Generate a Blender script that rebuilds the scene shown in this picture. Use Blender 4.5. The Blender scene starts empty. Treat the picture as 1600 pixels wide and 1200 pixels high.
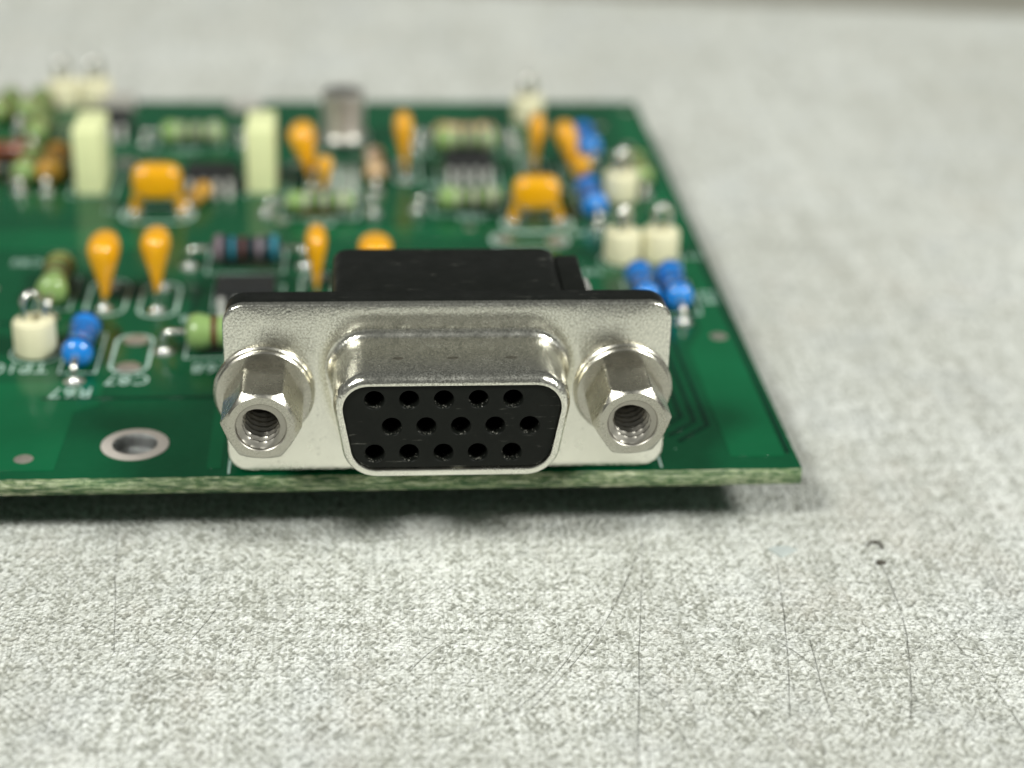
import bpy, bmesh, math, random
from mathutils import Vector, Matrix, Euler
random.seed(7)
SC = bpy.context.scene
COL = SC.collection
S = 0.1                      # all lengths below are millimetres; 1 Blender unit = 1 cm
SC.unit_settings.system = 'METRIC'
SC.unit_settings.scale_length = 0.01
pi = math.pi
R = math.radians
TABLE_Z = -5.0               # the top of the table; the board's top face is z = 0

# ------------------------------------------------------------------ camera
cam_d = bpy.data.cameras.new('camera')
cam = bpy.data.objects.new('camera', cam_d)
COL.objects.link(cam)
SC.camera = cam
rt = Vector((0.99663217, -0.0777219, 0.02614618))
up = Vector((0.01047399, 0.4368909, 0.89945352))
fw = Vector((0.08133027, 0.89615046, -0.43623359))
m = Matrix((rt, up, -fw)).transposed().to_4x4()
m.translation = Vector((-5.99046, -114.70253, 62.63066)) * S
cam.matrix_world = m
cam_d.sensor_width = 36
cam_d.sensor_fit = 'HORIZONTAL'
cam_d.lens = 2886.26 / 1600 * 36
cam_d.clip_start = 0.5
cam_d.clip_end = 5000
cam_d.dof.use_dof = True
cam_d.dof.focus_distance = 12.05
cam_d.dof.aperture_fstop = 0.205
cam_d.dof.aperture_blades = 0

# ------------------------------------------------------------------ room light and lamps
w = bpy.data.worlds.new('World')
SC.world = w
w.use_nodes = True
bg = w.node_tree.nodes['Background']
bg.inputs[0].default_value = (0.97, 1.0, 0.94, 1)
bg.inputs[1].default_value = 0.14

def lamp(name, x, y, z, sx, sy, power):
    d = bpy.data.lights.new(name, 'AREA')
    d.shape = 'RECTANGLE'
    d.size, d.size_y = sx, sy
    d.energy = power
    d.color = (0.99, 1.0, 0.955)
    o = bpy.data.objects.new(name, d)
    COL.objects.link(o)
    o.location = (x, y, z)
    o.rotation_euler = (Vector((0, 2, 0)) - o.location).to_track_quat('-Z', 'Y').to_euler()
    return o
lamp('ceiling_lamp', -122, -108, 174, 46, 46, 450000)
lamp('ceiling_lamp', 152, -96, 155, 46, 46, 505000)

SC.view_settings.view_transform = 'Standard'
SC.view_settings.look = 'None'
SC.view_settings.exposure = 0
SC.view_settings.gamma = 1
SC.render.engine = 'CYCLES'
SC.cycles.max_bounces = 8

# ------------------------------------------------------------------ materials
class NT:
    def __init__(s, name):
        s.m = bpy.data.materials.new(name)
        s.m.use_nodes = True
        s.t = s.m.node_tree
        s.b = s.t.nodes['Principled BSDF']
    def n(s, typ, **kw):
        o = s.t.nodes.new(typ)
        for k, v in kw.items():
            setattr(o, k, v)
        return o
    def l(s, a, b):
        s.t.links.new(a, b)
    def val(s, sock, v):
        if hasattr(v, 'links') or isinstance(v, bpy.types.NodeSocket):
            s.l(v, sock)
        else:
            sock.default_value = v
    def math(s, op, a, b=0.0, c=0.0, clamp=False):
        o = s.n('ShaderNodeMath', operation=op, use_clamp=clamp)
        s.val(o.inputs[0], a); s.val(o.inputs[1], b); s.val(o.inputs[2], c)
        return o.outputs[0]
    def coord(s, scale=(1, 1, 1), rot=(0, 0, 0), kind='Object'):
        c = s.n('ShaderNodeTexCoord')
        mp = s.n('ShaderNodeMapping')
        mp.inputs['Scale'].default_value = scale
        mp.inputs['Rotation'].default_value = rot
        s.l(c.outputs[kind], mp.inputs[0])
        return mp.outputs[0]
    def noise(s, vec, scale, detail=3, rough=.5, dist=0.0):
        o = s.n('ShaderNodeTexNoise')
        s.l(vec, o.inputs['Vector'])
        o.inputs['Scale'].default_value = scale
        o.inputs['Detail'].default_value = detail
        o.inputs['Roughness'].default_value = rough
        o.inputs['Distortion'].default_value = dist
        return o.outputs[0]
    def ramp(s, fac, *stops):
        o = s.n('ShaderNodeValToRGB')
        e = o.color_ramp.elements
        while len(e) < len(stops):
            e.new(.5)
        for i, (p, c) in enumerate(stops):
            e[i].position = p
            e[i].color = (*c, 1) if not isinstance(c, (int, float)) else (c, c, c, 1)
        s.l(fac, o.inputs[0])
        return o.outputs[0]
    def mix(s, fac, a, b, mode='MIX'):
        o = s.n('ShaderNodeMix', data_type='RGBA', blend_type=mode)
        s.val(o.inputs[0], fac)
        for sock, v in ((o.inputs[6], a), (o.inputs[7], b)):
            if isinstance(v, tuple):
                sock.default_value = (*v, 1) if len(v) == 3 else v
            else:
                s.l(v, sock)
        return o.outputs[2]
    def bump(s, h, strength, dist=.01, prev=None):
        o = s.n('ShaderNodeBump')
        o.inputs['Strength'].default_value = strength
        o.inputs['Distance'].default_value = dist
        s.l(h, o.inputs['Height'])
        if prev is not None:
            s.l(prev, o.inputs['Normal'])
        s.l(o.outputs[0], s.b.inputs['Normal'])
        return o.outputs[0]
    def set(s, **kw):
        for k, v in kw.items():
            sock = s.b.inputs[k.replace('_', ' ')]
            if isinstance(v, tuple):
                sock.default_value = (*v, 1) if len(v) == 3 and sock.type == 'RGBA' else v
            else:
                s.val(sock, v)
        return s

MAT = {}
def plain(key, col, rough=.4, metal=0.0, grain=.12, gscale=6, coat=0.0, bump=.0, spec=.5, sss=0.0):
    a = NT(key)
    v = a.coord()
    nz = a.noise(v, gscale, 4, .6)
    k = a.ramp(nz, (.25, 1 - grain), (.75, 1 + grain * .4))
    a.set(Base_Color=a.mix(1.0, col, k, 'MULTIPLY'), Metallic=metal, Roughness=rough)
    a.b.inputs['Specular IOR Level'].default_value = spec
    if coat:
        a.b.inputs['Coat Weight'].default_value = coat
        a.b.inputs['Coat Roughness'].default_value = .06
    if sss:
        a.b.inputs['Subsurface Weight'].default_value = sss
        a.b.inputs['Subsurface Radius'].default_value = (.06, .03, .01)
    if bump:
        a.bump(a.noise(v, gscale * 8, 3, .6), bump, .01)
    MAT[key] = a.m
    return a

plain('orange_epoxy', (.88, .41, .004), .22, grain=.10, gscale=9, coat=1.0)
plain('pale_orange_epoxy', (.62, .32, .04), .3, grain=.1, coat=.3)
plain('blue_lacquer', (.012, .235, .74), .16, grain=.15, gscale=20, coat=1.0)
plain('slate_lacquer', (.010, .030, .040), .3, grain=.2, coat=.35)
plain('green_lacquer', (.26, .40, .13), .3, grain=.2, gscale=14, coat=.5)
plain('olive_lacquer', (.13, .17, .04), .25, grain=.2, gscale=14, coat=.4)
plain('beige_lacquer', (.62, .42, .24), .32, grain=.15, coat=.3)
plain('brown_lacquer', (.26, .075, .03), .3, grain=.2, coat=.4)
plain('band_brown', (.10, .025, .014), .4)
plain('band_black', (.012, .012, .012), .4)
plain('band_pale', (.40, .36, .34), .4)
plain('band_cyan', (.03, .22, .30), .35)
plain('band_mauve', (.20, .15, .17), .35)
plain('band_gold', (.38, .27, .07), .35, .4)
plain('band_navy', (.003, .03, .14), .35)
plain('ivory_ceramic', (.78, .74, .50), .5, grain=.06, bump=.1)
plain('pale_yellow_plastic', (.80, .84, .46), .42, grain=.06)
a = NT('black_plastic')
v = a.coord()
sc_ = a.math('MULTIPLY', a.ramp(a.noise(a.coord((3, 40, 40), (.1, .2, .15)), 1.6, 3, .6), (.64, 0.0), (.72, 1.0)), a.ramp(a.noise(v, 4, 3, .6), (.50, 0.0), (.62, 1.0)))
c = a.mix(a.math('MULTIPLY', sc_, .5), a.mix(a.noise(v, 8, 4, .6), (.004, .005, .004), (.010, .011, .009)), (.30, .30, .26))
a.set(Base_Color=c, Roughness=a.ramp(a.noise(v, 5, 4, .6), (.3, .32), (.7, .5)))
a.bump(a.noise(v, 90, 2, .6), .12, .006)
a.b.inputs['Specular IOR Level'].default_value = .14
MAT['black_plastic'] = a.m
plain('chip_plastic', (.018, .019, .019), .5, grain=.2, bump=.3)
plain('grey_component', (.42, .40, .36), .45)
plain('steel_can', (.74, .72, .66), .36, 1.0, grain=.1)
plain('silkscreen_ink', (.50, .68, .60), .55, grain=.35, gscale=30)
plain('tin', (.80, .79, .74), .24, 1.0, grain=.2, gscale=12, bump=.15)
plain('dull_tin', (.58, .53, .46), .38, .75, grain=.2, gscale=20, bump=.3)
plain('solder', (.86, .86, .82), .2, .85, grain=.15, gscale=14, bump=.25)
plain('ring_plating', (.66, .60, .54), .42, .25, grain=.12, gscale=20, bump=.2)
plain('hole_plating', (.40, .41, .40), .3, .95, grain=.4, gscale=16, bump=.8)
plain('bright_pin', (.75, .75, .70), .35, .4)
plain('crumb_dirt', (.10, .09, .07), .8, grain=.4, gscale=40, bump=.6)
plain('paper_flake', (.46, .50, .48), .6)
plain('dark_room', (.62, .60, .50), .7)

# solder mask over fibreglass
def mask_mat(key, lo, hi):
    a = NT(key)
    v = a.coord()
    big = a.noise(v, .9, 3, .5)
    fine = a.noise(v, 14, 4, .65)
    c = a.ramp(big, (.3, lo), (.7, hi))
    c = a.mix(a.ramp(fine, (.45, 0.0), (.8, .22)), c, (.012, .11, .05))
    # lint and specks
    vo = a.n('ShaderNodeTexVoronoi')
    a.l(v, vo.inputs['Vector']); vo.inputs['Scale'].default_value = 7.0
    sel = a.math('GREATER_THAN', a.noise(v, 5.3, 1), .64)
    sp = a.math('MULTIPLY', a.math('LESS_THAN', vo.outputs[0], .075), sel)
    c = a.mix(a.math('MULTIPLY', sp, .7), c, (.22, .42, .30))
    a.set(Base_Color=c, Roughness=a.ramp(a.noise(v, 3, 4, .6), (.3, .10), (.75, .26)))
    a.b.inputs['Specular IOR Level'].default_value = .24
    a.bump(a.noise(v, 30, 3, .6), .06, .01)
    MAT[key] = a.m
mask_mat('solder_mask', (.0012, .060, .022), (.0022, .084, .031))
mask_mat('copper_pour_mask', (.0018, .088, .031), (.003, .118, .043))
mask_mat('trace_mask', (.0008, .026, .012), (.0012, .034, .016))

# fibreglass edge
a = NT('fibreglass_edge')
v1 = a.coord((1.1, 1, 46))
v2 = a.coord((7, 4, 100))
n1 = a.noise(v1, 2.6, 4, .65, .12)
n2 = a.noise(v2, 2.2, 3, .6, .3)
hz = a.math('ADD', a.math('MULTIPLY', n1, .55), a.math('MULTIPLY', n2, .45))
c = a.ramp(hz, (.42, (.012, .05, .018)), (.49, (.05, .12, .035)), (.525, (.26, .33, .14)), (.57, (.80, .82, .58)))
c = a.mix(a.ramp(a.noise(a.coord(), .5, 2), (.4, 0.0), (.7, .45)), c, (.07, .24, .07))
a.set(Base_Color=c, Roughness=.5)
a.bump(hz, .8, .02)
MAT['fibreglass_edge'] = a.m

# nickel-plated sheet: fine pitting, handling stains
def nickel(key, col, rlo, rhi, pit=.5, stain=.35, gsc=120, gstr=.22, grain=.5):
    a = NT(key)
    v = a.coord()
    fine = a.noise(v, gsc, 2, .6)
    mid = a.noise(v, 9, 4, .65)
    big = a.noise(v, 2.2, 3, .6)
    st = a.noise(v, 46, 3, .7)
    c = a.mix(a.math('MULTIPLY', a.ramp(st, (.58, 0.0), (.72, 1.0)), a.math('MULTIPLY', a.ramp(mid, (.42, 0.0), (.68, 1.0)), stain)), col, (.20, .19, .15))
    vo = a.n('ShaderNodeTexVoronoi')
    a.l(v, vo.inputs['Vector']); vo.inputs['Scale'].default_value = 20
    dots = a.math('MULTIPLY', a.math('LESS_THAN', vo.outputs[0], .13), a.math('GREATER_THAN', a.noise(v, 6, 1), .53))
    c = a.mix(a.math('MULTIPLY', dots, pit), c, (.13, .12, .10))
    gr = a.noise(v, 85, 2, .7)
    sz = a.n('ShaderNodeSeparateXYZ'); a.l(v, sz.inputs[0])
    hi = a.math('ADD', .35, a.math('MULTIPLY', a.math('SUBTRACT', sz.outputs[2], .45), 1.1), clamp=True) if key == 'nickel_sheet' else 1.0
    c = a.mix(a.math('MULTIPLY', a.ramp(big, (.35, grain * .45), (.62, grain)), hi), c, a.mix(1.0, c, a.ramp(gr, (.40, .30), (.53, .92), (.62, 1.25)), 'MULTIPLY'))  # sparkle painted into the base colour as grain, stronger up the sheet
    rr = a.ramp(a.math('ADD', a.math('MULTIPLY', mid, .6), a.math('MULTIPLY', big, .4)), (.35, rlo), (.65, rhi))
    a.set(Base_Color=c, Metallic=1.0, Roughness=rr)
    b1 = a.bump(fine, gstr, .0035)
    a.bump(mid, .10, .01, b1)
    MAT[key] = a.m
nickel('nickel_sheet', (.90, .885, .79), .15, .29, stain=.7, gsc=55, gstr=.7, grain=.75)
plain('bare_thread', (.42, .40, .35), .38, 1.0, grain=.1)
nickel('nickel_stain', (.30, .28, .23), .35, .5, stain=.9)
nickel('nickel_screw', (.54, .52, .45), .21, .33, pit=.3, stain=.5, gsc=55, gstr=.18, grain=.28)

# table top: pale embossed laminate, soiled and scratched
def table_mat():
    a = NT('embossed_laminate')
    v = a.coord()
    warp = a.n('ShaderNodeVectorMath', operation='MULTIPLY_ADD')
    nv = a.n('ShaderNodeTexNoise'); a.l(v, nv.inputs['Vector']); nv.inputs['Scale'].default_value = 3.0
    a.l(nv.outputs[1], warp.inputs[0]); warp.inputs[1].default_value = (.05, .05, .05); a.l(v, warp.inputs[2])
    wv = warp.outputs[0]
    def sc(x, y):
        mp = a.n('ShaderNodeMapping'); mp.inputs['Scale'].default_value = (x, y, 1); a.l(wv, mp.inputs[0]); return mp.outputs[0]
    # embossed cells: small raised blobs with darker valleys between them
    sw = a.n('ShaderNodeSeparateXYZ'); a.l(wv, sw.inputs[0])
    j1 = a.noise(sc(9, 7), 1, 2, .6); j2 = a.noise(sc(7, 8.5), 1, 2, .6)
    k1 = a.noise(sc(25, 20), 1, 1, .5); k2 = a.noise(sc(22, 25), 1, 1, .5)
    def thread(axis, per, ja, ka):
        ph = a.math('ADD', a.math('MULTIPLY', axis, 2 * pi / per), a.math('ADD', a.math('MULTIPLY', ja, 9.0), a.math('MULTIPLY', ka, 5.0)))
        return a.math('SINE', ph)
    wx, wy = thread(sw.outputs[0], .056, j1, k1), thread(sw.outputs[1], .080, j2, k2)
    weave = a.math('ADD', a.math('MULTIPLY', a.math('MULTIPLY', wx, wy), .115), a.math('MULTIPLY', a.math('ADD', wx, wy), .028))
    n1 = a.noise(sc(25, 17), 1, 2, .5, .6)
    fine = a.noise(sc(75, 60), 1, 2, .6)
    cell = a.math('ADD', n1, weave)
    h = a.math('ADD', a.math('MULTIPLY', cell, .88), a.math('MULTIPLY', fine, .12))
    c = a.ramp(h, (.30, (.28, .285, .25)), (.40, (.47, .475, .42)), (.475, (.76, .775, .72)), (.60, (.92, .935, .89)))
    wv1 = a.noise(sc(60, 2.2), 1, 2, .5)
    wv2 = a.noise(sc(2.0, 42), 1, 2, .5)
    c = a.mix(a.ramp(wv1, (.46, 0.0), (.66, .55)), c, (.38, .39, .34))
    c = a.mix(a.ramp(wv2, (.46, 0.0), (.66, .46)), c, (.38, .39, .34))
    h = a.math('ADD', h, a.math('MULTIPLY', a.math('ADD', wv1, wv2), -.10))
    # soiling: broad clouds and threads along the weave
    cl = a.noise(v, .32, 5, .6)
    c = a.mix(a.ramp(cl, (.40, .26), (.62, 0.0)), c, (.34, .335, .275))
    th = a.noise(sc(4.2, .35), 1, 4, .6)
    c = a.mix(a.ramp(th, (.52, 0.0), (.72, .2)), c, (.37, .37, .32))
    tw = a.noise(sc(.35, 5.0), 1, 4, .6)
    c = a.mix(a.ramp(tw, (.54, 0.0), (.74, .22)), c, (.36, .36, .32))
    tint = a.noise(v, 1.1, 3, .6)
    c = a.mix(a.ramp(tint, (.52, 0.0), (.68, .16)), c, (.62, .66, .70))
    tint2 = a.noise(sc(1.7, 1.3), 1, 2, .6)
    c = a.mix(a.ramp(tint2, (.56, 0.0), (.72, .12)), c, (.66, .58, .50))
    mp = a.n('ShaderNodeMapping'); mp.inputs['Scale'].default_value = (3.2, .22, 1); mp.inputs['Rotation'].default_value = (0, 0, R(-34)); a.l(v, mp.inputs[0])
    dr = a.noise(mp.outputs[0], 1, 4, .65)
    c = a.mix(a.ramp(dr, (.54, 0.0), (.74, .30)), c, (.86, .88, .84))
    c = a.mix(a.ramp(dr, (.26, .22), (.44, 0.0)), c, (.40, .40, .35))
    sxy = a.n('ShaderNodeSeparateXYZ'); a.l(wv, sxy.inputs[0])
    for px, py, rx, ry, kk in ((-1.92, -1.84, .10, .26, .5), (-.81, -2.22, .13, .22, .5), (-2.40, -.34, .16, .12, .3), (2.0, .62, .30, .12, .3)):
        q1 = a.math('DIVIDE', a.math('SUBTRACT', sxy.outputs[0], px), rx); q2 = a.math('DIVIDE', a.math('SUBTRACT', sxy.outputs[1], py), ry)
        g = a.math('SUBTRACT', 1.0, a.math('ADD', a.math('MULTIPLY', q1, q1), a.math('MULTIPLY', q2, q2)), clamp=True)
        g = a.math('MULTIPLY', g, a.ramp(n1, (.35, 1.0), (.62, .25)))
        c = a.mix(a.math('MULTIPLY', g, kk), c, (.22, .21, .17))
    # dirt specks
    vo = a.n('ShaderNodeTexVoronoi'); a.l(v, vo.inputs['Vector']); vo.inputs['Scale'].default_value = 2.1
    sp = a.math('MULTIPLY', a.math('LESS_THAN', a.math('ADD', vo.outputs[0], a.math('MULTIPLY', fine, .10)), .085), a.math('GREATER_THAN', a.noise(v, 1.9, 1), .5))
    c = a.mix(a.math('MULTIPLY', sp, .55), c, (.13, .125, .10))
    # scratches: arcs of large circles (centre, radius, y range), in cm
    sep = a.n('ShaderNodeSeparateXYZ'); a.l(v, sep.inputs[0])
    X, Y = sep.outputs[0], sep.outputs[1]
    wob = a.math('MULTIPLY', a.math('SUBTRACT', a.noise(v, 2.0, 2), .5), .03)
    tot = None
    SCR = []
    # three points of each scratch (mm on the table), half width in cm, strength
    for (p, q, t), wd, k in (([(14.23, -0.33), (12.02, -14.27), (10.02, -27.64)], .006, .9), ([(14.00, -1.23), (10.57, -10.77), (3.58, -22.33)], .008, .9),
            ([(23.11, -5.06), (21.65, -14.65), (20.10, -23.02)], .007, .9), ([(30.44, -5.66), (29.81, -14.21), (27.33, -23.98)], .011, 1.0),
            ([(31.85, -12.35), (33.57, -19.48), (34.26, -25.57)], .010, .9), ([(23.22, -14.71), (22.94, -18.34), (22.73, -23.12)], .008, .8),
            ([(12.68, -21.04), (13.09, -24.02), (13.79, -27.50)], .010, .9), ([(17.15, -20.89), (18.69, -24.26), (20.51, -28.40)], .009, .8),
            ([(-23.45, 0.93), (-22.71, -6.76), (-21.96, -14.41)], .006, .8), ([(-17.82, -14.22), (-16.48, -11.30), (-15.53, -8.62)], .007, .7),
            ([(-1.04, -24.69), (3.04, -21.65), (7.75, -14.85)], .007, .8), ([(35.32, 7.71), (35.67, 2.72), (37.46, -1.10)], .012, .8),
            ([(46.38, 28.41), (45.00, 18.46), (45.99, 11.63)], .02, .6), ([(-3.13, -17.30), (-1.83, -15.20), (-0.96, -14.14)], .007, .8)):
        ax, ay, bx, by, ex, ey = [u * S for v_ in (p, q, t) for u in v_]
        D = 2 * (ax * (by - ey) + bx * (ey - ay) + ex * (ay - by))
        cx = ((ax**2 + ay**2) * (by - ey) + (bx**2 + by**2) * (ey - ay) + (ex**2 + ey**2) * (ay - by)) / D
        cy = ((ax**2 + ay**2) * (ex - bx) + (bx**2 + by**2) * (ax - ex) + (ex**2 + ey**2) * (bx - ax)) / D
        SCR.append((cx, cy, math.hypot(ax - cx, ay - cy), min(ay, ey), max(ay, ey), wd, k))
    for cx, cy, r, y0, y1, wd, k in SCR:
        dx = a.math('SUBTRACT', X, cx); dy = a.math('SUBTRACT', Y, cy)
        d = a.math('SQRT', a.math('ADD', a.math('MULTIPLY', dx, dx), a.math('MULTIPLY', dy, dy)))
        d = a.math('ABSOLUTE', a.math('ADD', a.math('SUBTRACT', d, r), wob))
        g = a.math('SUBTRACT', 1.0, a.math('DIVIDE', d, wd * .8), clamp=True)
        mk = a.math('MULTIPLY', a.math('GREATER_THAN', Y, y0), a.math('LESS_THAN', Y, y1))
        g = a.math('MULTIPLY', a.math('MULTIPLY', g, mk), k)
        tot = g if tot is None else a.math('MAXIMUM', tot, g)
    brk = a.ramp(a.noise(v, 5.5, 3, .65), (.34, .25), (.56, 1.0))
    tot = a.math('MULTIPLY', tot, brk)
    c = a.mix(a.math('MULTIPLY', tot, .46), c, (.24, .24, .20))
    a.set(Base_Color=c, Roughness=a.ramp(cl, (.35, .62), (.65, .48)))
    hh = a.math('SUBTRACT', h, a.math('MULTIPLY', tot, .35))
    a.bump(hh, 1.0, .04)
    MAT['embossed_laminate'] = a.m
table_mat()

# ------------------------------------------------------------------ mesh helpers (mm)
class MB:
    def __init__(s):
        s.v, s.f, s.mi = [], [], []
    def add(s, vs, fs, mi=0, M=None):
        o = len(s.v)
        s.v += [tuple(M @ Vector(p)) if M else tuple(p) for p in vs]
        s.f += [tuple(i + o for i in f) for f in fs]
        s.mi += [mi] * len(fs)
        return s
    def loft(s, rings, cap0=True, cap1=True, closed=True, mi=0, M=None):
        n = len(rings[0]); vs = [p for r in rings for p in r]; fs = []
        for j in range(len(rings) - 1):
            for i in range(n if closed else n - 1):
                k = (i + 1) % n
                fs.append((j * n + i, j * n + k, (j + 1) * n + k, (j + 1) * n + i))
        if cap0: fs.append(tuple(range(n))[::-1])
        if cap1: fs.append(tuple(range((len(rings) - 1) * n, len(rings) * n)))
        return s.add(vs, fs, mi, M)
    def lathe(s, prof, n=24, mi=0, M=None, cap0=True, cap1=True):
        rings = [[(r * math.cos(2 * pi * i / n), r * math.sin(2 * pi * i / n), z) for i in range(n)] for r, z in prof]
        return s.loft(rings, cap0, cap1, True, mi, M)
    def tube(s, path, r, n=8, mi=0, flat=1.0):
        P = [Vector(p) for p in path]; rings = []
        ref = Vector((0, 0, 1))
        prev = None
        for i, p in enumerate(P):
            t = (P[min(i + 1, len(P) - 1)] - P[max(i - 1, 0)]).normalized()
            if prev is None:
                u = t.cross(ref if abs(t.dot(ref)) < .95 else Vector((1, 0, 0))).normalized()
            else:
                u = (prev - t * prev.dot(t)).normalized()
            prev = u
            b = t.cross(u)
            rr = r[i] if isinstance(r, (list, tuple)) else r
            rings.append([tuple(p + u * (rr * math.cos(2 * pi * k / n)) * flat + b * (rr * math.sin(2 * pi * k / n))) for k in range(n)])
        return s.loft(rings, mi=mi)
    def box(s, lo, hi, bev=0.0, seg=2, mi=0, M=None):
        bm = bmesh.new()
        bmesh.ops.create_cube(bm, size=1)
        for q in bm.verts:
            q.co = Vector([(lo[i] + hi[i]) / 2 + q.co[i] * (hi[i] - lo[i]) for i in range(3)])
        if bev:
            bmesh.ops.bevel(bm, geom=bm.edges[:], offset=bev, segments=seg, profile=.5, affect='EDGES')
        bm.verts.ensure_lookup_table()
        s.add([tuple(q.co) for q in bm.verts], [tuple(x.index for x in f.verts) for f in bm.faces], mi, M)
        bm.free()
        return s
    def mesh(s, name, mats, angle=38):
        me = bpy.data.meshes.new(name)
        me.from_pydata([(x * S, y * S, z * S) for x, y, z in s.v], [], s.f)
        for k in ([mats] if isinstance(mats, str) else mats):
            me.materials.append(MAT[k])
        me.polygons.foreach_set('material_index', s.mi)
        bm = bmesh.new(); bm.from_mesh(me)
        bmesh.ops.remove_doubles(bm, verts=bm.verts, dist=1e-6)
        bmesh.ops.recalc_face_normals(bm, faces=bm.faces)
        bm.to_mesh(me); bm.free()
        me.polygons.foreach_set('use_smooth', [True] * len(me.polygons))
        me.set_sharp_from_angle(angle=R(angle))
        return me

def link(name, me, parent=None, loc=(0, 0, 0), rot=(0, 0, 0), label=None, cat=None, group=None, kind=None):
    o = bpy.data.objects.new(name, me)
    COL.objects.link(o)
    if parent: o.parent = parent
    o.location = Vector(loc) * S
    o.rotation_euler = rot
    for k, v in (('label', label), ('category', cat), ('group', group), ('kind', kind)):
        if v: o[k] = v
    return o

def filled(loops, name, mats, z0, z1, bevel=0.0, to_y=False):
    """flat shape with holes, from z0 to z1 (a 2D curve turned into a mesh)"""
    cu = bpy.data.curves.new(name, 'CURVE'); cu.dimensions = '2D'; cu.fill_mode = 'BOTH'
    for lp in loops:
        sp = cu.splines.new('POLY'); sp.points.add(len(lp) - 1); sp.use_cyclic_u = True
        for p, q in zip(sp.points, lp): p.co = (q[0] * S, q[1] * S, 0, 1)
    cu.extrude = abs(z1 - z0) / 2 * S - bevel * S
    cu.bevel_depth = bevel * S
    cu.offset = -bevel * S
    cu.bevel_resolution = 1
    return from_curve(cu, name, mats, (z0 + z1) / 2)

def from_curve(cu, name, mats, zoff=0.0):
    ob = bpy.data.objects.new(name, cu); COL.objects.link(ob)
    dg = bpy.context.evaluated_depsgraph_get()
    me = bpy.data.meshes.new_from_object(ob.evaluated_get(dg))
    me.name = name
    bpy.data.objects.remove(ob); bpy.data.curves.remove(cu)
    me.transform(Matrix.Translation((0, 0, zoff * S)))
    me.materials.clear()
    for k in ([mats] if isinstance(mats, str) else mats): me.materials.append(MAT[k])
    bm = bmesh.new(); bm.from_mesh(me)
    bmesh.ops.remove_doubles(bm, verts=bm.verts, dist=1e-5)
    bmesh.ops.recalc_face_normals(bm, faces=bm.faces)
    bm.to_mesh(me); bm.free()
    return me

def circle(x, y, r, n=32):
    return [(x + r * math.cos(2 * pi * i / n), y + r * math.sin(2 * pi * i / n)) for i in range(n)]

def round_poly(pts, r, seg=10):
    """polygon (counter-clockwise) with rounded corners"""
    out = []
    n = len(pts)
    for i in range(n):
        p0, p, p1 = Vector(pts[i - 1]), Vector(pts[i]), Vector(pts[(i + 1) % n])
        d0, d1 = (p0 - p).normalized(), (p1 - p).normalized()
        ang = d0.angle(d1)
        t = r / math.tan(ang / 2)
        c = p + (d0 + d1).normalized() * (r / math.sin(ang / 2))
        a0 = math.atan2(*(p + d0 * t - c).yx); a1 = math.atan2(*(p + d1 * t - c).yx)
        while a1 < a0: a1 += 2 * pi
        if a1 - a0 > pi: a1 -= 2 * pi
        for k in range(seg + 1):
            q = a0 + (a1 - a0) * k / seg
            out.append((c.x + r * math.cos(q), c.y + r * math.sin(q)))
    return out

# ------------------------------------------------------------------ table and what lies beyond it
tb = MB()
poly = [(-260, -150), (230, -150), (230, 127.0), (91.5, 146.0), (45.1, 152.7), (-260, 196.5)]
tb.loft([[(x, y, TABLE_Z - 25) for x, y in poly], [(x, y, TABLE_Z - 1.2) for x, y in poly],
         [(x * .9985, y - .5, TABLE_Z) for x, y in poly]])
link('table', tb.mesh('table', 'embossed_laminate'), kind='structure')
fl = MB().box((-3000, -2500, -420), (3000, 3500, -400))
link('floor', fl.mesh('floor', 'dark_room'), kind='structure')

def crumb_mesh(name, mat, n, spread, size, flat):
    b = MB()
    bm = bmesh.new()
    bmesh.ops.create_icosphere(bm, subdivisions=3, radius=1)
    for q in bm.verts:
        d = q.co.normalized()
        k = 1 + .28 * math.sin(5 * d.x + n) * math.cos(4 * d.y - n) + .18 * math.sin(11 * d.y + 7 * d.z)
        q.co = Vector((d.x * size[0] * k, d.y * size[1] * k, d.z * size[2] * k + size[2] * .75))
    bm.verts.ensure_lookup_table()
    b.add([tuple(q.co) for q in bm.verts], [tuple(x.index for x in f.verts) for f in bm.faces])
    bm.free()
    return b.mesh(name, mat, 60)
link('dirt_crumb', crumb_mesh('dirt_crumb', 'crumb_dirt', 1.0, 0, (.34, .26, .12), 1), None, (30.44, -5.32, TABLE_Z), (0, 0, .3),
     'dark oval dirt crumb on the pale table right of the board corner', 'crumb')
hk = MB().tube([(-.55, -.25, .1), (-.35, .12, .14), (.0, .25, .15), (.35, .18, .14), (.42, -.25, .12), (.38, -.75, .09)], [.05, .09, .12, .08, .09, .04], 10)
link('dirt_crumb', hk.mesh('curled_crumb', 'crumb_dirt'), None, (30.66, -2.85, TABLE_Z), (0, 0, 0),
     'small curled dark thread of dirt on the table, just behind the oval crumb', 'crumb')
fk = MB().loft([[(-1.0, .45, .02), (-.2, -.75, .02), (1.15, .25, .02), (.5, .6, .02), (-.4, .65, .02)],
                [(-.95, .43, .14), (-.2, -.7, .08), (1.08, .25, .1), (.48, .58, .22), (-.4, .62, .2)]])
link('paper_flake', fk.mesh('paper_flake', 'paper_flake', 20), None, (23.76, -3.64, TABLE_Z), (0, 0, 0),
     'tiny blue-grey triangular flake lying on the table in front of the board corner', 'flake')

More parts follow.
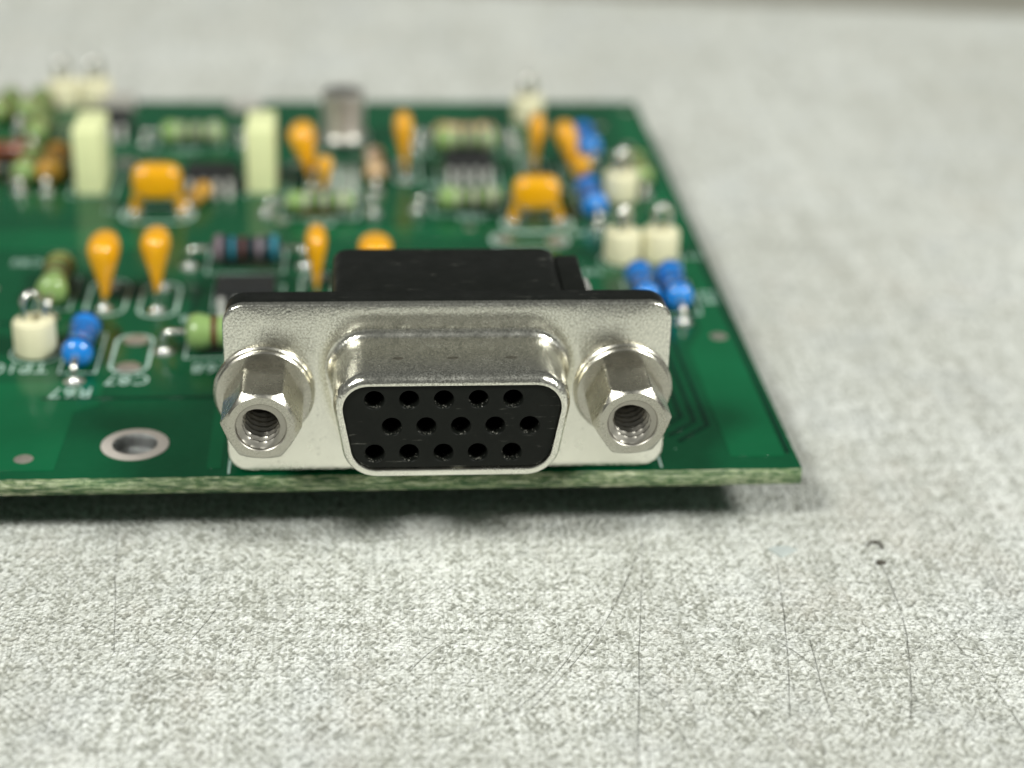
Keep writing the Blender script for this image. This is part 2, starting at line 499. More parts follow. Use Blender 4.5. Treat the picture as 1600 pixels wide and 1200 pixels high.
# ------------------------------------------------------------------ the board
XR, YF, YB, XL, TH = 25.44, -0.34, 87.06, -62.0, 1.26
HOLE = (-22.26, 4.61)
bme = filled([[(XL, YF), (XR, YF), (XR, YB), (XL, YB)], circle(*HOLE, 1.58, 40)], 'circuit_board', ['solder_mask', 'fibreglass_edge'], -TH, 0)
for p in bme.polygons:
    p.material_index = 0 if abs(p.normal.z) > .6 else 1
board = link('circuit_board', bme, label='green printed circuit board with a metal fifteen-hole socket at its front edge', cat='circuit board')

# solder joint and via meshes, shared
jm = MB().lathe([(.0, -.02), (.80, -.02), (.80, .05), (.62, .14), (.46, .28), (.33, .46), (.22, .54), (.0, .56)], 20).mesh('solder_joint', 'solder')
jw = MB().lathe([(.0, -.02), (.88, -.02), (.88, .05), (.60, .12), (.30, .20), (.0, .22)], 20).mesh('solder_pad', 'dull_tin')
def joint(x, y, s=1.0):
    o = link('solder_joint', jm, board, (x, y, 0), (0, 0, random.random() * 6))
    o.scale = (s, s, s)
    return o
def flat_pad(x, y, s=1.0):
    o = link('solder_pad', jw, board, (x, y, 0)); o.scale = (s, s, s); return o

# plated mounting hole
mh = MB().lathe([(2.42, 0.0), (2.42, .05), (2.32, .08), (1.62, .08)], 48, cap0=False, cap1=False)
mh.lathe([(1.62, .08), (1.54, .0), (1.50, -.3), (1.50, -.95), (1.3, -1.12), (.7, -1.22), (0, -1.15)], 48, mi=1, cap0=False)
link('mounting_hole', mh.mesh('mounting_hole', ['ring_plating', 'hole_plating']), board, (*HOLE, 0), label='large plated hole left of the metal socket')
for x, y, s in ((-29.82, 2.6, .78), (23.49, 22.49, .82), (-24.14, 17.54, 1.15), (-24.04, 22.71, 1.15), (7.2, 44.6, 1.0), (12.2, 44.1, 1.1), (-13.2, 49.5, .7), (4.3, 47.4, .6),
                (-32.6, 66.5, 1.5), (-29.5, 66.3, 1.3), (24.0, 83.5, .7), (20.3, 78, .7), (-40.5, 33, .9), (22.6, 71.5, .7), (22.4, 42.0, .6), (-37.5, 33.5, .8), (3.2, 72, .6), (-12.4, 66, .7)):
    flat_pad(x, y, s)

# copper under the mask, slightly raised
def sheet(name, loops, mat, h=.035):
    return link(name, filled(loops, name, mat, -.02, h), board)
sheet('copper_pour', [[(XL + 1, .9), (-27.5, .9), (-27.3, 9.9), (-25.6, 11.0), (-25.6, 15.0), (XL + 1, 15.0)]], 'copper_pour_mask')
sheet('copper_pour', [[(-16.9, .9), (-15.9, .9), (-15.9, 10.3), (-16.9, 10.3)]], 'copper_pour_mask')
sheet('copper_pour', [[(20.6, 1.6), (24.6, 1.6), (24.6, 84), (22.3, 84), (22.3, 24), (20.6, 20)]], 'copper_pour_mask')
sheet('copper_pour', [[(XL + 1, 42.5), (-26, 42.5), (-26, 47.5), (XL + 1, 47.5)]], 'copper_pour_mask')
sheet('copper_pour', [[(-12, 45.2), (5.0, 45.2), (5.0, 47.8), (-12, 47.8)]], 'copper_pour_mask')
def trace(pts, wd=.35, mat='trace_mask'):
    L, Rr = [], []
    P = [Vector(p) for p in pts]
    for i, p in enumerate(P):
        d0 = (P[i] - P[i - 1]).normalized() if i else (P[1] - P[0]).normalized()
        d1 = (P[i + 1] - P[i]).normalized() if i < len(P) - 1 else d0
        n0 = Vector((-d0.y, d0.x)); n1 = Vector((-d1.y, d1.x))
        n = (n0 + n1).normalized(); k = wd / 2 / max(.3, n.dot(n0))
        L.append(tuple(p + n * k)); Rr.append(tuple(p - n * k))
    return filled([L + Rr[::-1]], 'trace', mat, -.02, .045)
for pts in ([(18.6, 24), (18.9, 7.2), (16.6, 4.9)], [(17.7, 24), (18.0, 8.0), (16.0, 6.0)], [(19.5, 24), (19.8, 6.6), (17.2, 4.0)],
            [(-30, 12.2), (-17, 12.2)], [(-40, 26.2), (-27, 26.2), (-25.6, 24.8), (-25.6, 19)], [(-20, 26), (-20, 33.5), (-17, 36)], [(-2, 38), (14, 38), (16, 40), (16, 46)],
            [(24.9, 2), (24.9, 40)], [(2, 50), (12, 50), (14, 52), (14, 70)]):
    link('trace', trace(pts), board)

# silkscreen
def ink_loop(pts, wd=.17, closed=True):
    P = [Vector(p) for p in pts]; n = len(P)
    A, B = [], []
    for i in range(n):
        if closed or 0 < i < n - 1:
            d0 = (P[i] - P[i - 1]).normalized(); d1 = (P[(i + 1) % n] - P[i]).normalized()
        elif i == 0: d0 = d1 = (P[1] - P[0]).normalized()
        else: d0 = d1 = (P[-1] - P[-2]).normalized()
        n0 = Vector((-d0.y, d0.x)); nn = (n0 + Vector((-d1.y, d1.x))).normalized()
        k = wd / 2 / max(.4, nn.dot(n0))
        A.append(P[i] + nn * k); B.append(P[i] - nn * k)
    b = MB(); vs = [(p.x, p.y, .055) for p in A] + [(p.x, p.y, .055) for p in B]
    fs = [(i, (i + 1) % n, n + (i + 1) % n, n + i) for i in range(n if closed else n - 1)]
    return b.add(vs, fs).mesh('silkscreen_outline', 'silkscreen_ink')
def ink(pts, wd=.17, closed=True):
    return link('silkscreen_outline', ink_loop(pts, wd, closed), board)
def capsule(x, y, hw, hl, wd=.2):
    return ink(round_poly([(x - hw, y - hl), (x + hw, y - hl), (x + hw, y + hl), (x - hw, y + hl)], hw * .9, 8), wd)
def rect(x0, y0, x1, y1, wd=.17):
    return ink([(x0, y0), (x1, y0), (x1, y1), (x0, y1)], wd)
def text(s, x, y, size=1.75, rot=180, sx=.8):
    cu = bpy.data.curves.new('silkscreen_text', 'FONT')
    cu.body = s; cu.size = size * S * 1.38; cu.align_x = 'CENTER'; cu.align_y = 'CENTER'; cu.offset = .0
    cu.space_character = 1.08
    me = from_curve(cu, 'silkscreen_text', 'silkscreen_ink', .06)
    o = link('silkscreen_text', me, board, (x, y, 0), (0, 0, R(rot)))
    o.scale = (sx, 1, 1)
    return o
text('R67', -27.95, 13.2); text('C87', -23.95, 15.35); text('TP10', -32.4, 17.6)
text('R68', -17.6, 17.3); text('R69', -19.5, 27.0, 1.5); text('R59', -40.6, 37.2, 1.6); text('C85', -35.3, 39.4, 1.4)
text('R73', 24.1, 30.6, 1.5, 90); text('TP7', 23.9, 40.3, 1.3); text('R52', -9.6, 48.9, 1.3); text('R50', 4.6, 50.2, 1.3); text('U9', 14.6, 36.5, 1.3)
text('C66', 15.0, 46.0, 1.3); text('R48', 20.0, 68.5, 1.3); text('R41', 5.0, 67.6, 1.2); text('C71', -29, 52.4, 1.3); text('R44', -23.8, 69.8, 1.2); text('C58', 1.6, 59.5, 1.2)
capsule(-24.1, 20.1, 1.45, 3.55, .24)
capsule(-22.9, 30.9, 1.55, 3.6, .24)
capsule(-27.3, 31.5, 1.6, 3.8)
capsule(-9.7, 33, 1.4, 3.6)
ink(round_poly([(6.2, 42.6), (13.2, 42.6), (13.2, 46.0), (6.2, 46.0)], 1.5, 8), .3)
ink(round_poly([(7.5, 46.5), (14, 46.5), (14, 50.5), (7.5, 50.5)], 1.8, 8), .3)
ink(round_poly([(-28.2, 49.2), (-21.6, 49.2), (-21.6, 53.4), (-28.2, 53.4)], 1.8, 8), .3)
rect(-29.35, 16.6, -26.55, 24.0); rect(-33.1, 28.9, -30.2, 35.9)
ink([(15.32, .0), (15.32, 9.5)], .16, False); ink([(-15.32, .0), (-15.32, 9.5)], .16, False)
rect(-19.9, 19.1, -12.9, 24.4); rect(-19.4, 36.6, -12.7, 42.2)
rect(-13.4, 50.0, -6.2, 55.3); rect(1.0, 50.9, 7.8, 56.6); rect(1.2, 68.6, 8.6, 75)
rect(19.6, 27.0, 22.8, 34.2); rect(17.0, 27.0, 19.4, 34.2); rect(15.2, 50, 18, 57); rect(-18.4, 28.6, -12.6, 34.0)
rect(-27.0, 70.4, -20.2, 75.2); rect(-34.0, 56.2, -29.6, 64.5); rect(-17.2, 56.5, -12.9, 65); rect(2.0, 57.8, 8.0, 64.6)
ink(circle(-7.6, 71, 2.9, 28), .2); ink(circle(-31.6, 20.4, 2.0, 24), .16); ink(circle(17.6, 39.2, 2.0, 24), .16); ink(circle(21.1, 39.4, 2.0, 24), .16)
capsule(-1.2, 63.5, 1.2, 3.4, .2); capsule(11.7, 63.6, 1.2, 3.4, .2); capsule(15.4, 61, 1.3, 3.6, .2); capsule(-9.6, 60.5, 1.4, 3.6, .2)

# trimmed leads that the board stands on
lg = MB()
for x in (-58, -45, -32, -20, -8, 6, 18):
    for y in (14, 26, 42, 62, 82):
        lg.lathe([(.6, -TH - .002), (.55, -TH - .3), (.3, -TH - .8), (.28, TABLE_Z + .02)], 8, M=Matrix.Translation((x + (y % 5) * .3, y, 0)))
link('trimmed_leads', lg.mesh('trimmed_leads', 'tin'), board, kind='stuff')

# ------------------------------------------------------------------ fifteen-hole socket
CZ = 6.52
def dshape(off, seg=10):
    hw, h, r = 7.62 + off, 3.16 + off, max(.3, 1.75 + off * .9)
    k = math.tan(R(10)) * 2 * h
    return round_poly([(-hw + k, -h), (hw - k, -h), (hw, h), (-hw, h)], r, seg)
def by_angle(poly, angs):
    """points of a star-shaped outline in the given directions"""
    out = []
    P = [Vector(p) for p in poly]; n = len(P)
    for t in angs:
        d = Vector((math.cos(t), math.sin(t)))
        best = 0
        for i in range(n):
            p, q = P[i], P[(i + 1) % n]
            e = q - p; den = d.x * e.y - d.y * e.x
            if abs(den) < 1e-12: continue
            u = (p.x * e.y - p.y * e.x) / den
            s_ = (p.x * d.y - p.y * d.x) / den
            if u > 0 and -1e-9 <= s_ <= 1 + 1e-9: best = max(best, u)
        out.append(d * best)
    return out
angs = sorted(set([2 * pi * i / 200 for i in range(200)] +
                  [math.atan2(p[1], p[0]) % (2 * pi) for p in dshape(.7, 12)] +
                  [math.atan2(p[1], p[0]) % (2 * pi) for p in round_poly([(-15.3, -6.37), (15.3, -6.37), (15.3, 6.37), (-15.3, 6.37)], 1.5, 8)]))
angs = [t for i, t in enumerate(angs) if i == 0 or t - angs[i - 1] > 1e-5]
def fl_ring(off, y):
    p = round_poly([(-15.31 - off, -6.37 - off), (15.31 + off, -6.37 - off), (15.31 + off, 6.37 + off), (-15.31 - off, 6.37 + off)], 1.5, 8)
    return [(q.x, y, CZ + q.y) for q in by_angle(p, angs)]
def d_ring(off, y):
    return [(q.x, y, CZ + q.y) for q in by_angle(dshape(off), angs)]
socket_me = MB()
# black moulded body behind the plate
socket_me.loft([[(x, y, CZ + z) for x, z in round_poly([(-15.25 + i, -6.3 + i), (15.25 - i, -6.3 + i), (15.25 - i, 6.38 - i), (-15.25 + i, 6.38 - i)], 1.6, 8)]
                for y, i in ((.52, 0), (2.2, 0), (2.36, .12))])
prof = [(-7.95, .02), (8.15, .02), (8.15, 12.72), (-7.95, 12.72)]
def hood(i):
    a_ = round_poly([(-7.95 + i, .02), (8.2 - i, .02), (8.2 - i, 12.70 - i), (-7.95 + i, 12.70 - i)], .95, 6)
    return a_
socket_me.loft([[(x, y, z) for x, z in hood(i)] for y, i in ((2.3, 0), (10.4, 0), (10.95, .18), (11.15, .5))])
socket_me.box((8.1, 2.3, .02), (9.95, 10.8, 12.1), .3, 3)
socket = link('video_socket', socket_me.mesh('video_socket', 'black_plastic'), board, label='fifteen-hole socket with bright metal shell and black moulded rear housing')
shell = MB()
rr = .6
rings = [fl_ring(0, .5), fl_ring(0, .16), fl_ring(-.05, .05), fl_ring(-.16, 0.0), d_ring(2.4, 0.0), d_ring(1.72, 0.0), d_ring(1.5, .10), d_ring(1.40, .12)]
for k in range(0, 7):
    t = k / 6 * pi / 2
    rings.append(d_ring(.78 + rr * (1 - math.sin(t)), -rr * (1 - math.cos(t))))
rings += [d_ring(.74, -2.6), d_ring(.70, -5.2)]
for k in range(1, 8):
    t = k / 7 * pi / 2
    rings.append(d_ring(.02 + .68 * math.cos(t), -5.2 - .82 * math.sin(t)))
rings += [d_ring(-.05, -5.98), d_ring(-.07, -5.6), d_ring(-.07, 0.3)]
shell.loft(rings, False, False)
link('metal_shell', shell.mesh('metal_shell', 'nickel_sheet', 50), socket)
for x in (-3.55, .1, 4.0):
    dm = MB().lathe([(.40, 0), (.36, .012), (.30, .013), (.0, .013)], 20)
    o = link('stamp_mark', dm.mesh('stamp_mark', 'nickel_stain', 20), socket, (x, -3.35, CZ + 3.16 + .725), (R(1.5), 0, 0))
    o.scale = (1.0, .55, 1)
# black insert with fifteen holes
holes = []
for row, off in ((1, -.57), (0, .57), (-1, -.57)):
    for i in range(5):
        holes.append(circle((i - 2) * 2.29 + off, row * 1.98, .66, 28))
ins = filled([[(p[0], p[1]) for p in dshape(-.09, 12)]] + holes, 'socket_insert', 'black_plastic', 0, 5.6, .07)
ins.transform(Matrix.Rotation(R(90), 4, 'X'))
link('socket_insert', ins, socket, (0, -.15, CZ))
bk = MB().box((-7.2, -.12, CZ - 3.0), (7.2, .1, CZ + 3.0))
link('insert_back', bk.mesh('insert_back', 'black_plastic'), socket)
# dust in the mouths of the holes
dust = MB()
for h_ in range(15):
    row, off = ((1, -.57), (0, .57), (-1, -.57))[h_ // 5]
    cx, cz = ((h_ % 5) - 2) * 2.29 + off, CZ + row * 1.98
    for _ in range(16):
        t = R(270) + random.gauss(0, .55)
        q = Matrix.Translation((cx + .655 * math.cos(t), -5.68 + abs(random.gauss(0, .35)), cz + .655 * math.sin(t))) @ Euler((random.random() * 6, random.random() * 6, random.random() * 6)).to_matrix().to_4x4()
        s_ = random.uniform(.012, .032)
        dust.add([(s_, 0, -s_), (-s_, s_, -s_), (-s_, -s_, -s_), (0, 0, s_)], [(0, 1, 2), (0, 1, 3), (1, 2, 3), (2, 0, 3)], M=q)
plain('dust', (.45, .44, .38), .3, spec=.8)
link('dust', dust.mesh('dust', 'dust', 10), socket, kind='stuff')

# jack screws
def jackscrew(x, twist, lean):
    b = MB()
    n = 144
    AF = 2.37
    def hexr(t): 
        u = ((t - twist) % (pi / 3)) - pi / 6
        return min(AF / math.cos(u), 2.70)
    def ring(y, f): return [(f(2 * pi * i / n) * math.cos(2 * pi * i / n), y, f(2 * pi * i / n) * math.sin(2 * pi * i / n)) for i in range(n)]
    # hex faces have flats at top and bottom: corners at 0, 60, 120 degrees
    L = 5.54
    rs = [ring(-.72, lambda t: hexr(t) + .10), ring(-.82, lambda t: hexr(t) + .02), ring(-1.0, hexr)]
    for k in range(12, -1, -1):
        d = k * .06
        rs.append(ring(-L + d, lambda t: min(hexr(t), 2.22 + d * 1.0)))
    rs.append(ring(-L, lambda t: 2.18))
    rs.append(ring(-L, lambda t: 1.74))
    b.loft(rs, True, False)
    rs = []
    rs.append(ring(-L, lambda t: 1.74))
    rs.append(ring(-L + .05, lambda t: 1.68))
    rs.append(ring(-L + .16, lambda t: 1.64))
    y = -L + .20
    while y < -.9:
        ph = y / .70
        def rb(t, ph=ph):
            u = (ph + t / (2 * pi)) % 1
            return 1.24 + .40 * max(0.0, min(1.0, 1.6 * abs(2 * u - 1) - .3))
        rs.append(ring(y, rb)); y += .05
    b.loft(rs, False, True, mi=1)
    # flanged base
    b.lathe([(0, .0), (3.42, .0), (3.46, .08), (3.46, .30), (3.36, .40), (3.30, .42), (3.28, .46), (3.30, .52), (3.34, .60), (3.32, .76), (3.22, .86), (2.2, .90), (0, .90)], 72,
            M=Matrix.Rotation(R(90), 4, 'X'))
    o = link('jack_screw', b.mesh('jack_screw', ['nickel_screw', 'bare_thread'], 24), socket, (x, -.002, CZ - .05), (0, 0, 0))
    o.rotation_euler = (0, 0, lean)
    return o
jackscrew(-12.62, R(-3), R(0))['label'] = 'hexagonal threaded jack screw at the left end of the socket'
jackscrew(12.12, R(4), R(0))['label'] = 'hexagonal threaded jack screw at the right end of the socket'
# pins from the housing down to the board
for r_ in range(3):
    for i in range(5):
        x = -5 + i * 2.29 + r_ * .57; y0 = 11.0; yo = 12.4 + r_ * 2.0; z = 8.0 - r_ * 2
        link('contact_pin', MB().tube([(x, y0 - .3, z), (x, yo - .5, z), (x, yo - .12, z - .15), (x, yo, z - .6), (x, yo, -TH)], .25, 6).mesh('contact_pin', 'tin'), socket)
cp = MB()
for k in range(11):
    link('contact_pin', MB().tube([(9.8, 3.2 + k * .6, 10.9), (10.5, 3.2 + k * .6, 10.7), (10.75, 3.2 + k * .6, 10.2), (10.75, 3.2 + k * .6, -.4)], .13, 6).mesh('contact_pin', 'tin'), socket)

# ------------------------------------------------------------------ components
_cache = {}
def cached(key, fn):
    if key not in _cache: _cache[key] = fn()
    return _cache[key]

def resistor(x0, y0, ang, mat, bands, label, pitch=10.16, L=6.4, r=1.15, lead=.28, joints=True, zc=None):
    """axial part between (x0, y0) and the point pitch away in direction ang (degrees); its own x axis runs along it"""
    zc = zc or r + .12
    def body():
        h = L / 2
        pr = [(lead, -h - .08), (r * .55, -h), (r * .86, -h + .22), (r, -h + .62), (r * .99, -h + 1.2), (r * .86, -h + 1.75), (r * .84, 0)]
        pr = pr + [(a_, -z_) for a_, z_ in pr[-2::-1]]
        return MB().lathe(pr, 28, M=Matrix.Rotation(R(90), 4, 'Y')).mesh('resistor', mat, 60)
    o = link('resistor', cached(('res', mat, L, r), body), board)
    a_ = R(ang)
    cx, cy = x0 + math.cos(a_) * pitch / 2, y0 + math.sin(a_) * pitch / 2
    o.location = Vector((cx, cy, zc)) * S; o.rotation_euler = (0, 0, a_)
    o['label'] = label
    for u, bm_, w_ in bands:
        z_ = u * L / 2
        def ring(u=u, w_=w_):
            rr_ = r * (1.0 if abs(u) > .55 else .86) + .025
            return MB().lathe([(rr_ - .1, -w_ / 2), (rr_, -w_ / 2), (rr_, w_ / 2), (rr_ - .1, w_ / 2)], 28, M=Matrix.Rotation(R(90), 4, 'Y'), cap0=False, cap1=False).mesh('band', bm_, 30)
        link('band', cached(('band', bm_, r, abs(u) > .55, w_), ring), o, (z_, 0, 0))
    def lead_me():
        h, p = L / 2, pitch / 2
        return MB().tube([(h - .15, 0, 0), (p - .55, 0, 0), (p - .2, 0, -.1), (p - .04, 0, -.35), (p, 0, -.7), (p, 0, -zc - .1)], lead, 10).mesh('lead', 'tin', 50)
    lm = cached(('lead', L, pitch, lead, zc), lead_me)
    link('lead', lm, o); link('lead', lm, o, rot=(0, 0, pi))
    if joints:
        joint(x0, y0); joint(x0 + math.cos(a_) * pitch, y0 + math.sin(a_) * pitch)
    return o

def remeshed(b, name, mat, voxel):
    me = b.mesh(name, mat)
    ob = bpy.data.objects.new(name, me); COL.objects.link(ob)
    md = ob.modifiers.new('r', 'REMESH'); md.mode = 'VOXEL'; md.voxel_size = voxel * S
    ms = ob.modifiers.new('s', 'SMOOTH'); ms.iterations = 8; ms.factor = .6
    me2 = bpy.data.meshes.new_from_object(ob.evaluated_get(bpy.context.evaluated_depsgraph_get()))
    bpy.data.objects.remove(ob); me2.name = name
    me2.polygons.foreach_set('use_smooth', [True] * len(me2.polygons))
    return me2

def dipped_cap(x, y, ang, h, th, wd, label, zb=.6, mat='orange_epoxy', pitch=5.08, lean=None):
    """dipped radial capacitor: width along its own x, thickness along its own y"""
    def drop():
        b = MB(); N = 32; rings = []
        P = [(0, .16, .80), (.03, .26, .86), (.10, .34, .90), (.2, .43, .93), (.32, .55, .96), (.45, .70, .98), (.58, .86, 1), (.70, .97, 1), (.78, 1, 1), (.86, .95, .97), (.92, .82, .90), (.96, .63, .78), (.985, .40, .6), (1, .08, .3)]
        for z, ft, fw_ in P:
            rings.append([(wd / 2 * fw_ * math.copysign(abs(math.cos(2 * pi * i / N)) ** .8, math.cos(2 * pi * i / N)), th / 2 * ft * math.sin(2 * pi * i / N), zb + (h - zb) * z) for i in range(N)])
        return b.loft(rings).mesh('capacitor', mat, 80)
    def bridge():
        b = MB(); N = 32; top = h; bot = zb + (h - zb) * .30
        rings = []
        for k in range(15):
            t = -pi / 2 + pi * k / 14
            zc_, hh = (top + bot) / 2, (top - bot) / 2
            z = zc_ + hh * math.copysign(abs(math.sin(t)) ** .8, math.sin(t))
            f = max(.02, math.cos(t)) ** .34
            rings.append([(math.copysign(abs(math.cos(2 * pi * i / N)) ** .55, math.cos(2 * pi * i / N)) * wd / 2 * f, math.copysign(abs(math.sin(2 * pi * i / N)) ** .8, math.sin(2 * pi * i / N)) * th / 2 * f, z) for i in range(N)])
        b.loft(rings)
        for s_ in (-1, 1):
            x1 = s_ * (wd / 2 - .75); x0_ = s_ * pitch / 2 * .96
            b.tube([(x1 * .8, 0, (top + bot) / 2), (x1, 0, bot + .3), (x1 * .6 + x0_ * .4, 0, bot - .1), (x0_, 0, zb + .2), (x0_, 0, zb)], [.7, .72, .62, .5, .3], 14)
        return remeshed(b, 'capacitor', mat, .13)
    body = bridge if ang == 0 else drop
    o = link('capacitor', cached(('cap', h, th, wd, zb, mat, ang), body), board, (x, y, 0), (0, 0, R(ang)), label)
    ln = lean if lean is not None else random.uniform(-2.5, 2.5)
    o.rotation_euler = (R(-ln) if ang else 0, R(random.uniform(-2, 2)), R(ang))
    lm = cached(('caplead', zb), lambda: MB().tube([(0, 0, zb + .4), (0, 0, -.1)], .24, 10).mesh('lead', 'tin'))
    for s_ in (-1, 1):
        link('lead', lm, o, (s_ * pitch / 2 * .96, 0, 0))
        c_, s2 = math.cos(R(ang)), math.sin(R(ang))
        joint(x + s_ * pitch / 2 * .96 * c_, y + s_ * pitch / 2 * .96 * s2, .95)
    return o

def test_point(x, y, ang, label, r=1.66, h=3.0):
    bd = cached('bead', lambda: MB().lathe([(0, .05), (r - .25, .05), (r - .06, .2), (r, .5), (r, h - .35), (r - .1, h - .1), (r - .3, h), (.5, h), (.45, h - .3), (0, h - .3)], 40).mesh('test_point', 'ivory_ceramic'))
    o = link('test_point', bd, board, (x, y, 0), (0, 0, R(ang)), label)
    def loop():
        pts = [(-.62, 0, h - .6)]
        for k in range(13):
            t = pi - pi * k / 12
            pts.append((.78 * math.cos(t), 0, h + 1.1 + 1.15 * math.sin(t)))
        pts.append((.62, 0, h - .6))
        return MB().tube(pts, .26, 10, flat=1.5).mesh('wire_loop', 'tin', 60)
    link('wire_loop', cached('loop', loop), o)
    return o

def film_cap(x, y, label):
    b = MB().box((-1.38, -3.1, .05), (1.38, 3.1, 6.6), .2, 3).box((-1.2, -2.6, -.05), (1.2, 2.6, .3), 0)
    return link('film_capacitor', cached('film', lambda: b.mesh('film_capacitor', 'pale_yellow_plastic')), board, (x, y, 0), (0, 0, 0), label)

def chip(x, y, ang, label, n=4, wx=5.0, wy=3.9, h=1.6):
    o = link('chip', cached(('chip', n, wx, wy), lambda: MB().box((-wx / 2, -wy / 2, .7), (wx / 2, wy / 2, h + .5), .16, 2).mesh('chip', 'chip_plastic')), board, (x, y, 0), (0, 0, R(ang)), label)
    def pin_me():
        q = [((wy / 2 - .1, 1.55), (wy / 2 - .1, 1.3)), ((wy / 2 + .45, 1.55), (wy / 2 + .25, 1.3)), ((wy / 2 + .7, .26), (wy / 2 + .48, .04)), ((wy / 2 + 1.2, .22), (wy / 2 + 1.2, .0))]
        return MB().loft([[(-.25, *a1), (.25, *a1), (.25, *a2), (-.25, *a2)] for a1, a2 in q]).mesh('pin', 'bright_pin', 20)
    pin = cached(('pin', wy), pin_me)
    for i in range(n):
        for s_ in (0, pi):
            px = (i - (n - 1) / 2) * 1.27
            link('pin', pin, o, (px if s_ == 0 else px, 0, 0), (0, 0, s_))
    return o

# test points
test_point(-31.6, 20.4, 25, 'ivory test point bead with a wire loop, at the front left of the board')
test_point(17.62, 39.2, 55, 'ivory test point bead, left one of the touching pair behind the right end of the socket')
test_point(21.1, 39.45, 25, 'ivory test point bead, right one of the touching pair behind the right end of the socket')
test_point(19.55, 54.9, 40, 'ivory test point bead alone behind the touching pair, beside the right blue resistors')
test_point(12.5, 79.6, 40, 'ivory test point bead standing near the back edge of the board')
test_point(-38.2, 85.2, 30, 'ivory test point bead at the far left back corner, left one of two')
test_point(-34.8, 85.4, 30, 'ivory test point bead at the far left back corner, right one of two')

BL = [(-.72, 'band_navy', .5), (-.1, 'band_navy', .4), (.28, 'band_navy', .35), (.74, 'band_navy', .5)]
resistor(-27.95, 15.1, 90, 'blue_lacquer', BL, 'bright blue resistor beside the front left test point', L=6.6, r=1.22)
resistor(20.95, 25.4, 90, 'blue_lacquer', BL, 'bright blue resistor, right one of two behind the right end of the socket', L=6.6, r=1.22)
resistor(18.2, 25.4, 90, 'blue_lacquer', BL, 'bright blue resistor, left one of two behind the right end of the socket', L=6.6, r=1.22)
resistor(16.5, 47.6, 92, 'blue_lacquer', BL, 'bright blue resistor behind the orange bridge-shaped capacitor', L=6.6, r=1.22)
resistor(18.0, 64.8, 92, 'blue_lacquer', BL, 'bright blue resistor farthest back on the right', L=6.4, r=1.2)

GR = [(-.78, 'band_gold', .5), (-.05, 'band_brown', .5), (.3, 'band_black', .45), (.78, 'band_brown', .5)]
GR2 = [(-.42, 'band_pale', .45), (-.12, 'band_black', .5), (.12, 'band_pale', .35), (.34, 'band_black', .5), (.68, 'band_pale', .5)]
SL = [(-.80, 'band_mauve', .55), (-.48, 'band_cyan', .75), (-.12, 'band_brown', .4), (.14, 'band_black', .4), (.42, 'band_mauve', .7), (.82, 'band_cyan', .45)]
resistor(-31.65, 27.4, 90, 'green_lacquer', [(-.1, 'band_brown', .6), (.3, 'band_brown', .6), (.62, 'band_gold', .5)], 'green resistor with brown bands behind the front left test point', L=6.8, r=1.3)
resistor(-21.6, 20.4, 0, 'green_lacquer', [(-.32, 'band_brown', .45), (.2, 'band_black', .45)], 'green resistor with a brown band beside the left end of the socket', L=6.4, r=1.5, zc=1.75)
resistor(-21.0, 38.1, 0, 'slate_lacquer', SL, 'dark resistor with cyan and pale bands', L=6.0, r=1.25, zc=1.75)
resistor(-14.8, 51.3, 0, 'green_lacquer', GR2, 'green banded resistor in the middle of the board', L=6.3, r=.95, zc=1.3)
resistor(-.5, 52.2, 0, 'green_lacquer', GR2, 'green banded resistor in front of the small black chip', L=6.0, r=1.1, zc=1.3)
resistor(.1, 70.0, 0, 'green_lacquer', GR2, 'green banded resistor behind the small black chip', L=6.3, r=1.15)
resistor(.1, 72.8, 0, 'beige_lacquer', GR, 'beige banded resistor behind the green one, past the small black chip', L=6.3, r=1.0)
resistor(-28.3, 72.2, 0, 'green_lacquer', GR2, 'green resistor between the two pale yellow capacitors', L=6.3, r=1.15)
resistor(-4.4, 57.4, 90, 'beige_lacquer', GR, 'beige resistor seen end on in the middle of the board', L=6.2, r=1.05)
resistor(-36.2, 57.3, 88, 'pale_orange_epoxy', GR, 'tan resistor seen end on at the left edge of the picture', L=6.6, r=1.3)
resistor(-38.7, 57.3, 88, 'green_lacquer', GR, 'green resistor seen end on, left of the tan resistor', L=6.4, r=1.2)
resistor(-47.0, 66.2, 0, 'brown_lacquer', GR, 'reddish brown resistor at the left edge of the picture', L=6.3, r=1.15)
resistor(-49.8, 61.0, 0, 'brown_lacquer', GR, 'reddish brown resistor nearest to the left edge of the picture', L=6.3, r=1.15)
resistor(-39.4, 69.8, 90, 'green_lacquer', GR, 'green resistor seen end on behind the reddish brown resistor', L=6.3, r=1.15)
resistor(-41.8, 76.5, 80, 'green_lacquer', GR, 'green resistor at the back of the board near the left edge, right one of two', L=6.3, r=1.2)
resistor(-45.0, 76.5, 80, 'green_lacquer', GR, 'green resistor at the back of the board near the left edge, left one of two', L=6.3, r=1.2)
resistor(22.2, 56.0, 90, 'green_lacquer', GR, 'green resistor partly hidden by the lone test point on the right', L=6.2, r=1.1)
resistor(-22.3, 51.8, 70, 'pale_orange_epoxy', [], 'pale amber resistor seen end on beside the left bridge-shaped capacitor', L=3.6, r=.85, pitch=5.5)

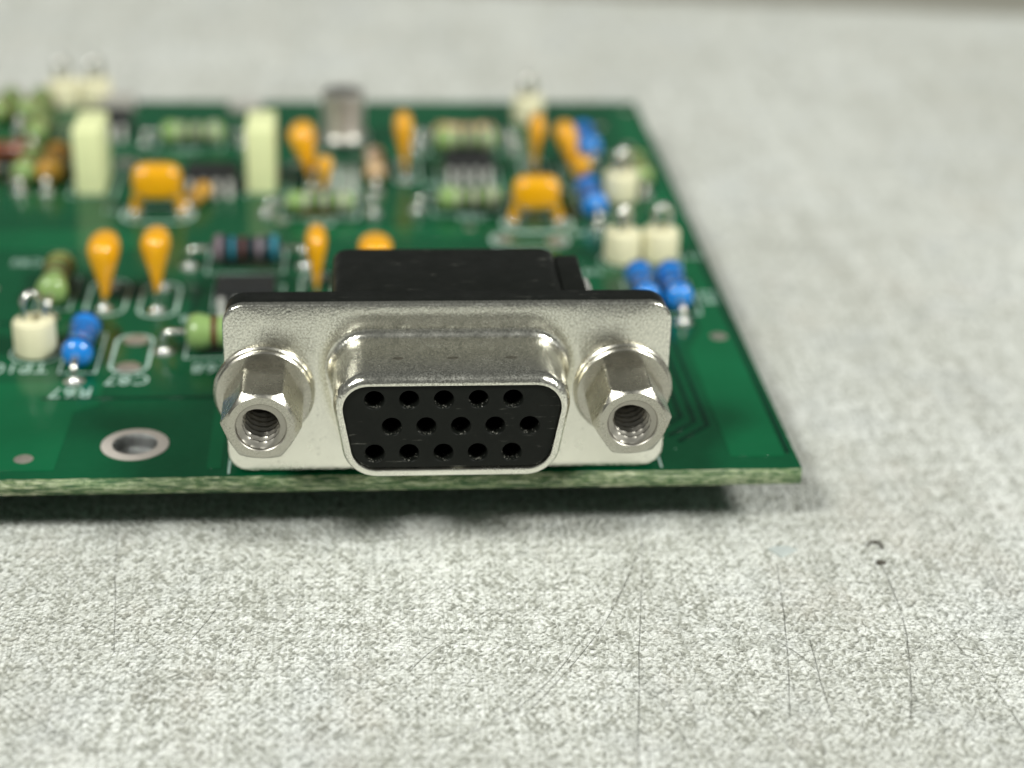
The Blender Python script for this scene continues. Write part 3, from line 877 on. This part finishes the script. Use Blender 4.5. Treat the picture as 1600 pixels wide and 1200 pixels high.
# orange dipped capacitors: edge on
dipped_cap(-27.35, 31.5, 90, 5.75, 2.75, 4.4, 'fat orange teardrop capacitor, leftmost one, beside the green resistor')
dipped_cap(-22.95, 31.0, 90, 6.3, 2.55, 4.2, 'orange teardrop capacitor standing in an outlined capsule, second from the left', zb=1.3)
dipped_cap(-9.7, 33.2, 90, 5.6, 1.95, 4.2, 'slim orange teardrop capacitor left of the black socket housing')
dipped_cap(-4.7, 33.4, 90, 4.7, 3.0, 4.2, 'orange capacitor mostly hidden by the black socket housing')
dipped_cap(-10.55, 61.0, 90, 6.0, 2.7, 4.2, 'fat orange capacitor in front of the metal can', lean=12)
dipped_cap(-9.3, 57.9, 90, 3.4, 1.6, 2.6, 'small orange capacitor in front of the fat one by the metal can', pitch=3.4)
dipped_cap(-1.3, 63.4, 90, 6.2, 1.95, 4.2, 'slim orange capacitor right of the metal can')
dipped_cap(11.75, 63.6, 90, 6.0, 1.75, 4.2, 'slim orange capacitor in front of the back test point')
dipped_cap(15.9, 61.4, 90, 6.0, 2.3, 4.2, 'orange capacitor leaning toward the right blue resistors, larger of two', lean=15)
dipped_cap(16.0, 57.9, 90, 3.5, 1.75, 2.6, 'small orange capacitor in line with a blue resistor, smaller of two', pitch=3.4)
# and broadside
dipped_cap(-24.9, 51.6, 0, 4.9, 2.6, 4.7, 'orange bridge-shaped capacitor on two legs, left one of two', zb=.2, pitch=4.6)
dipped_cap(10.65, 48.9, 0, 4.6, 2.6, 4.6, 'orange bridge-shaped capacitor on two legs, right one of two', zb=.2, pitch=4.6)

film_cap(-31.9, 59.6, 'tall pale yellow box capacitor, left one of two')
film_cap(-15.5, 59.9, 'tall pale yellow box capacitor, right one of two')
chip(-15.6, 29.7, 0, 'black chip half hidden behind the left end of the socket', 4)
chip(5.0, 62.0, 0, 'small black chip between two rows of green resistors', 4)
chip(-20.4, 58.6, 0, 'small black chip behind the left bridge-shaped capacitor', 4)
chip(-32.6, 76.0, 0, 'small black chip behind the left pale yellow capacitor', 4)

# metal can transistor
cn = MB().lathe([(0, 1.0), (2.62, 1.0), (2.72, 1.08), (2.72, 1.3), (2.62, 1.42), (2.3, 1.46), (2.2, 1.6), (2.2, 5.7), (2.1, 5.95), (1.85, 6.05), (0, 6.08)], 40)
can = link('transistor_can', cn.mesh('transistor_can', 'steel_can'), board, (-7.6, 71.6, 0), label='round metal can transistor near the back edge of the board')
for i in range(3):
    t = R(90 + 120 * i)
    link('lead', cached('canlead', lambda: MB().tube([(0, 0, 1.1), (0, 0, -.1)], .24, 8).mesh('lead', 'tin')), can, (1.27 * math.cos(t), 1.27 * math.sin(t), 0))
    joint(-7.6 + 1.27 * math.cos(t), 71.6 + 1.27 * math.sin(t), .7)
# flat grey parts at the back edge
for x, y, wx, wy, h, lb in ((-32.2, 84.2, 3.6, 2.2, 1.6, 'flat grey part at the back edge behind the left pale yellow capacitor'),
                            (-18.4, 83.6, 3.6, 1.6, .9, 'flat grey part at the back edge behind the right pale yellow capacitor')):
    link('surface_component', MB().box((-wx / 2, -wy / 2, .05), (wx / 2, wy / 2, h), .15, 2).mesh('surface_component', 'grey_component'), board, (x, y, 0), label=lb)
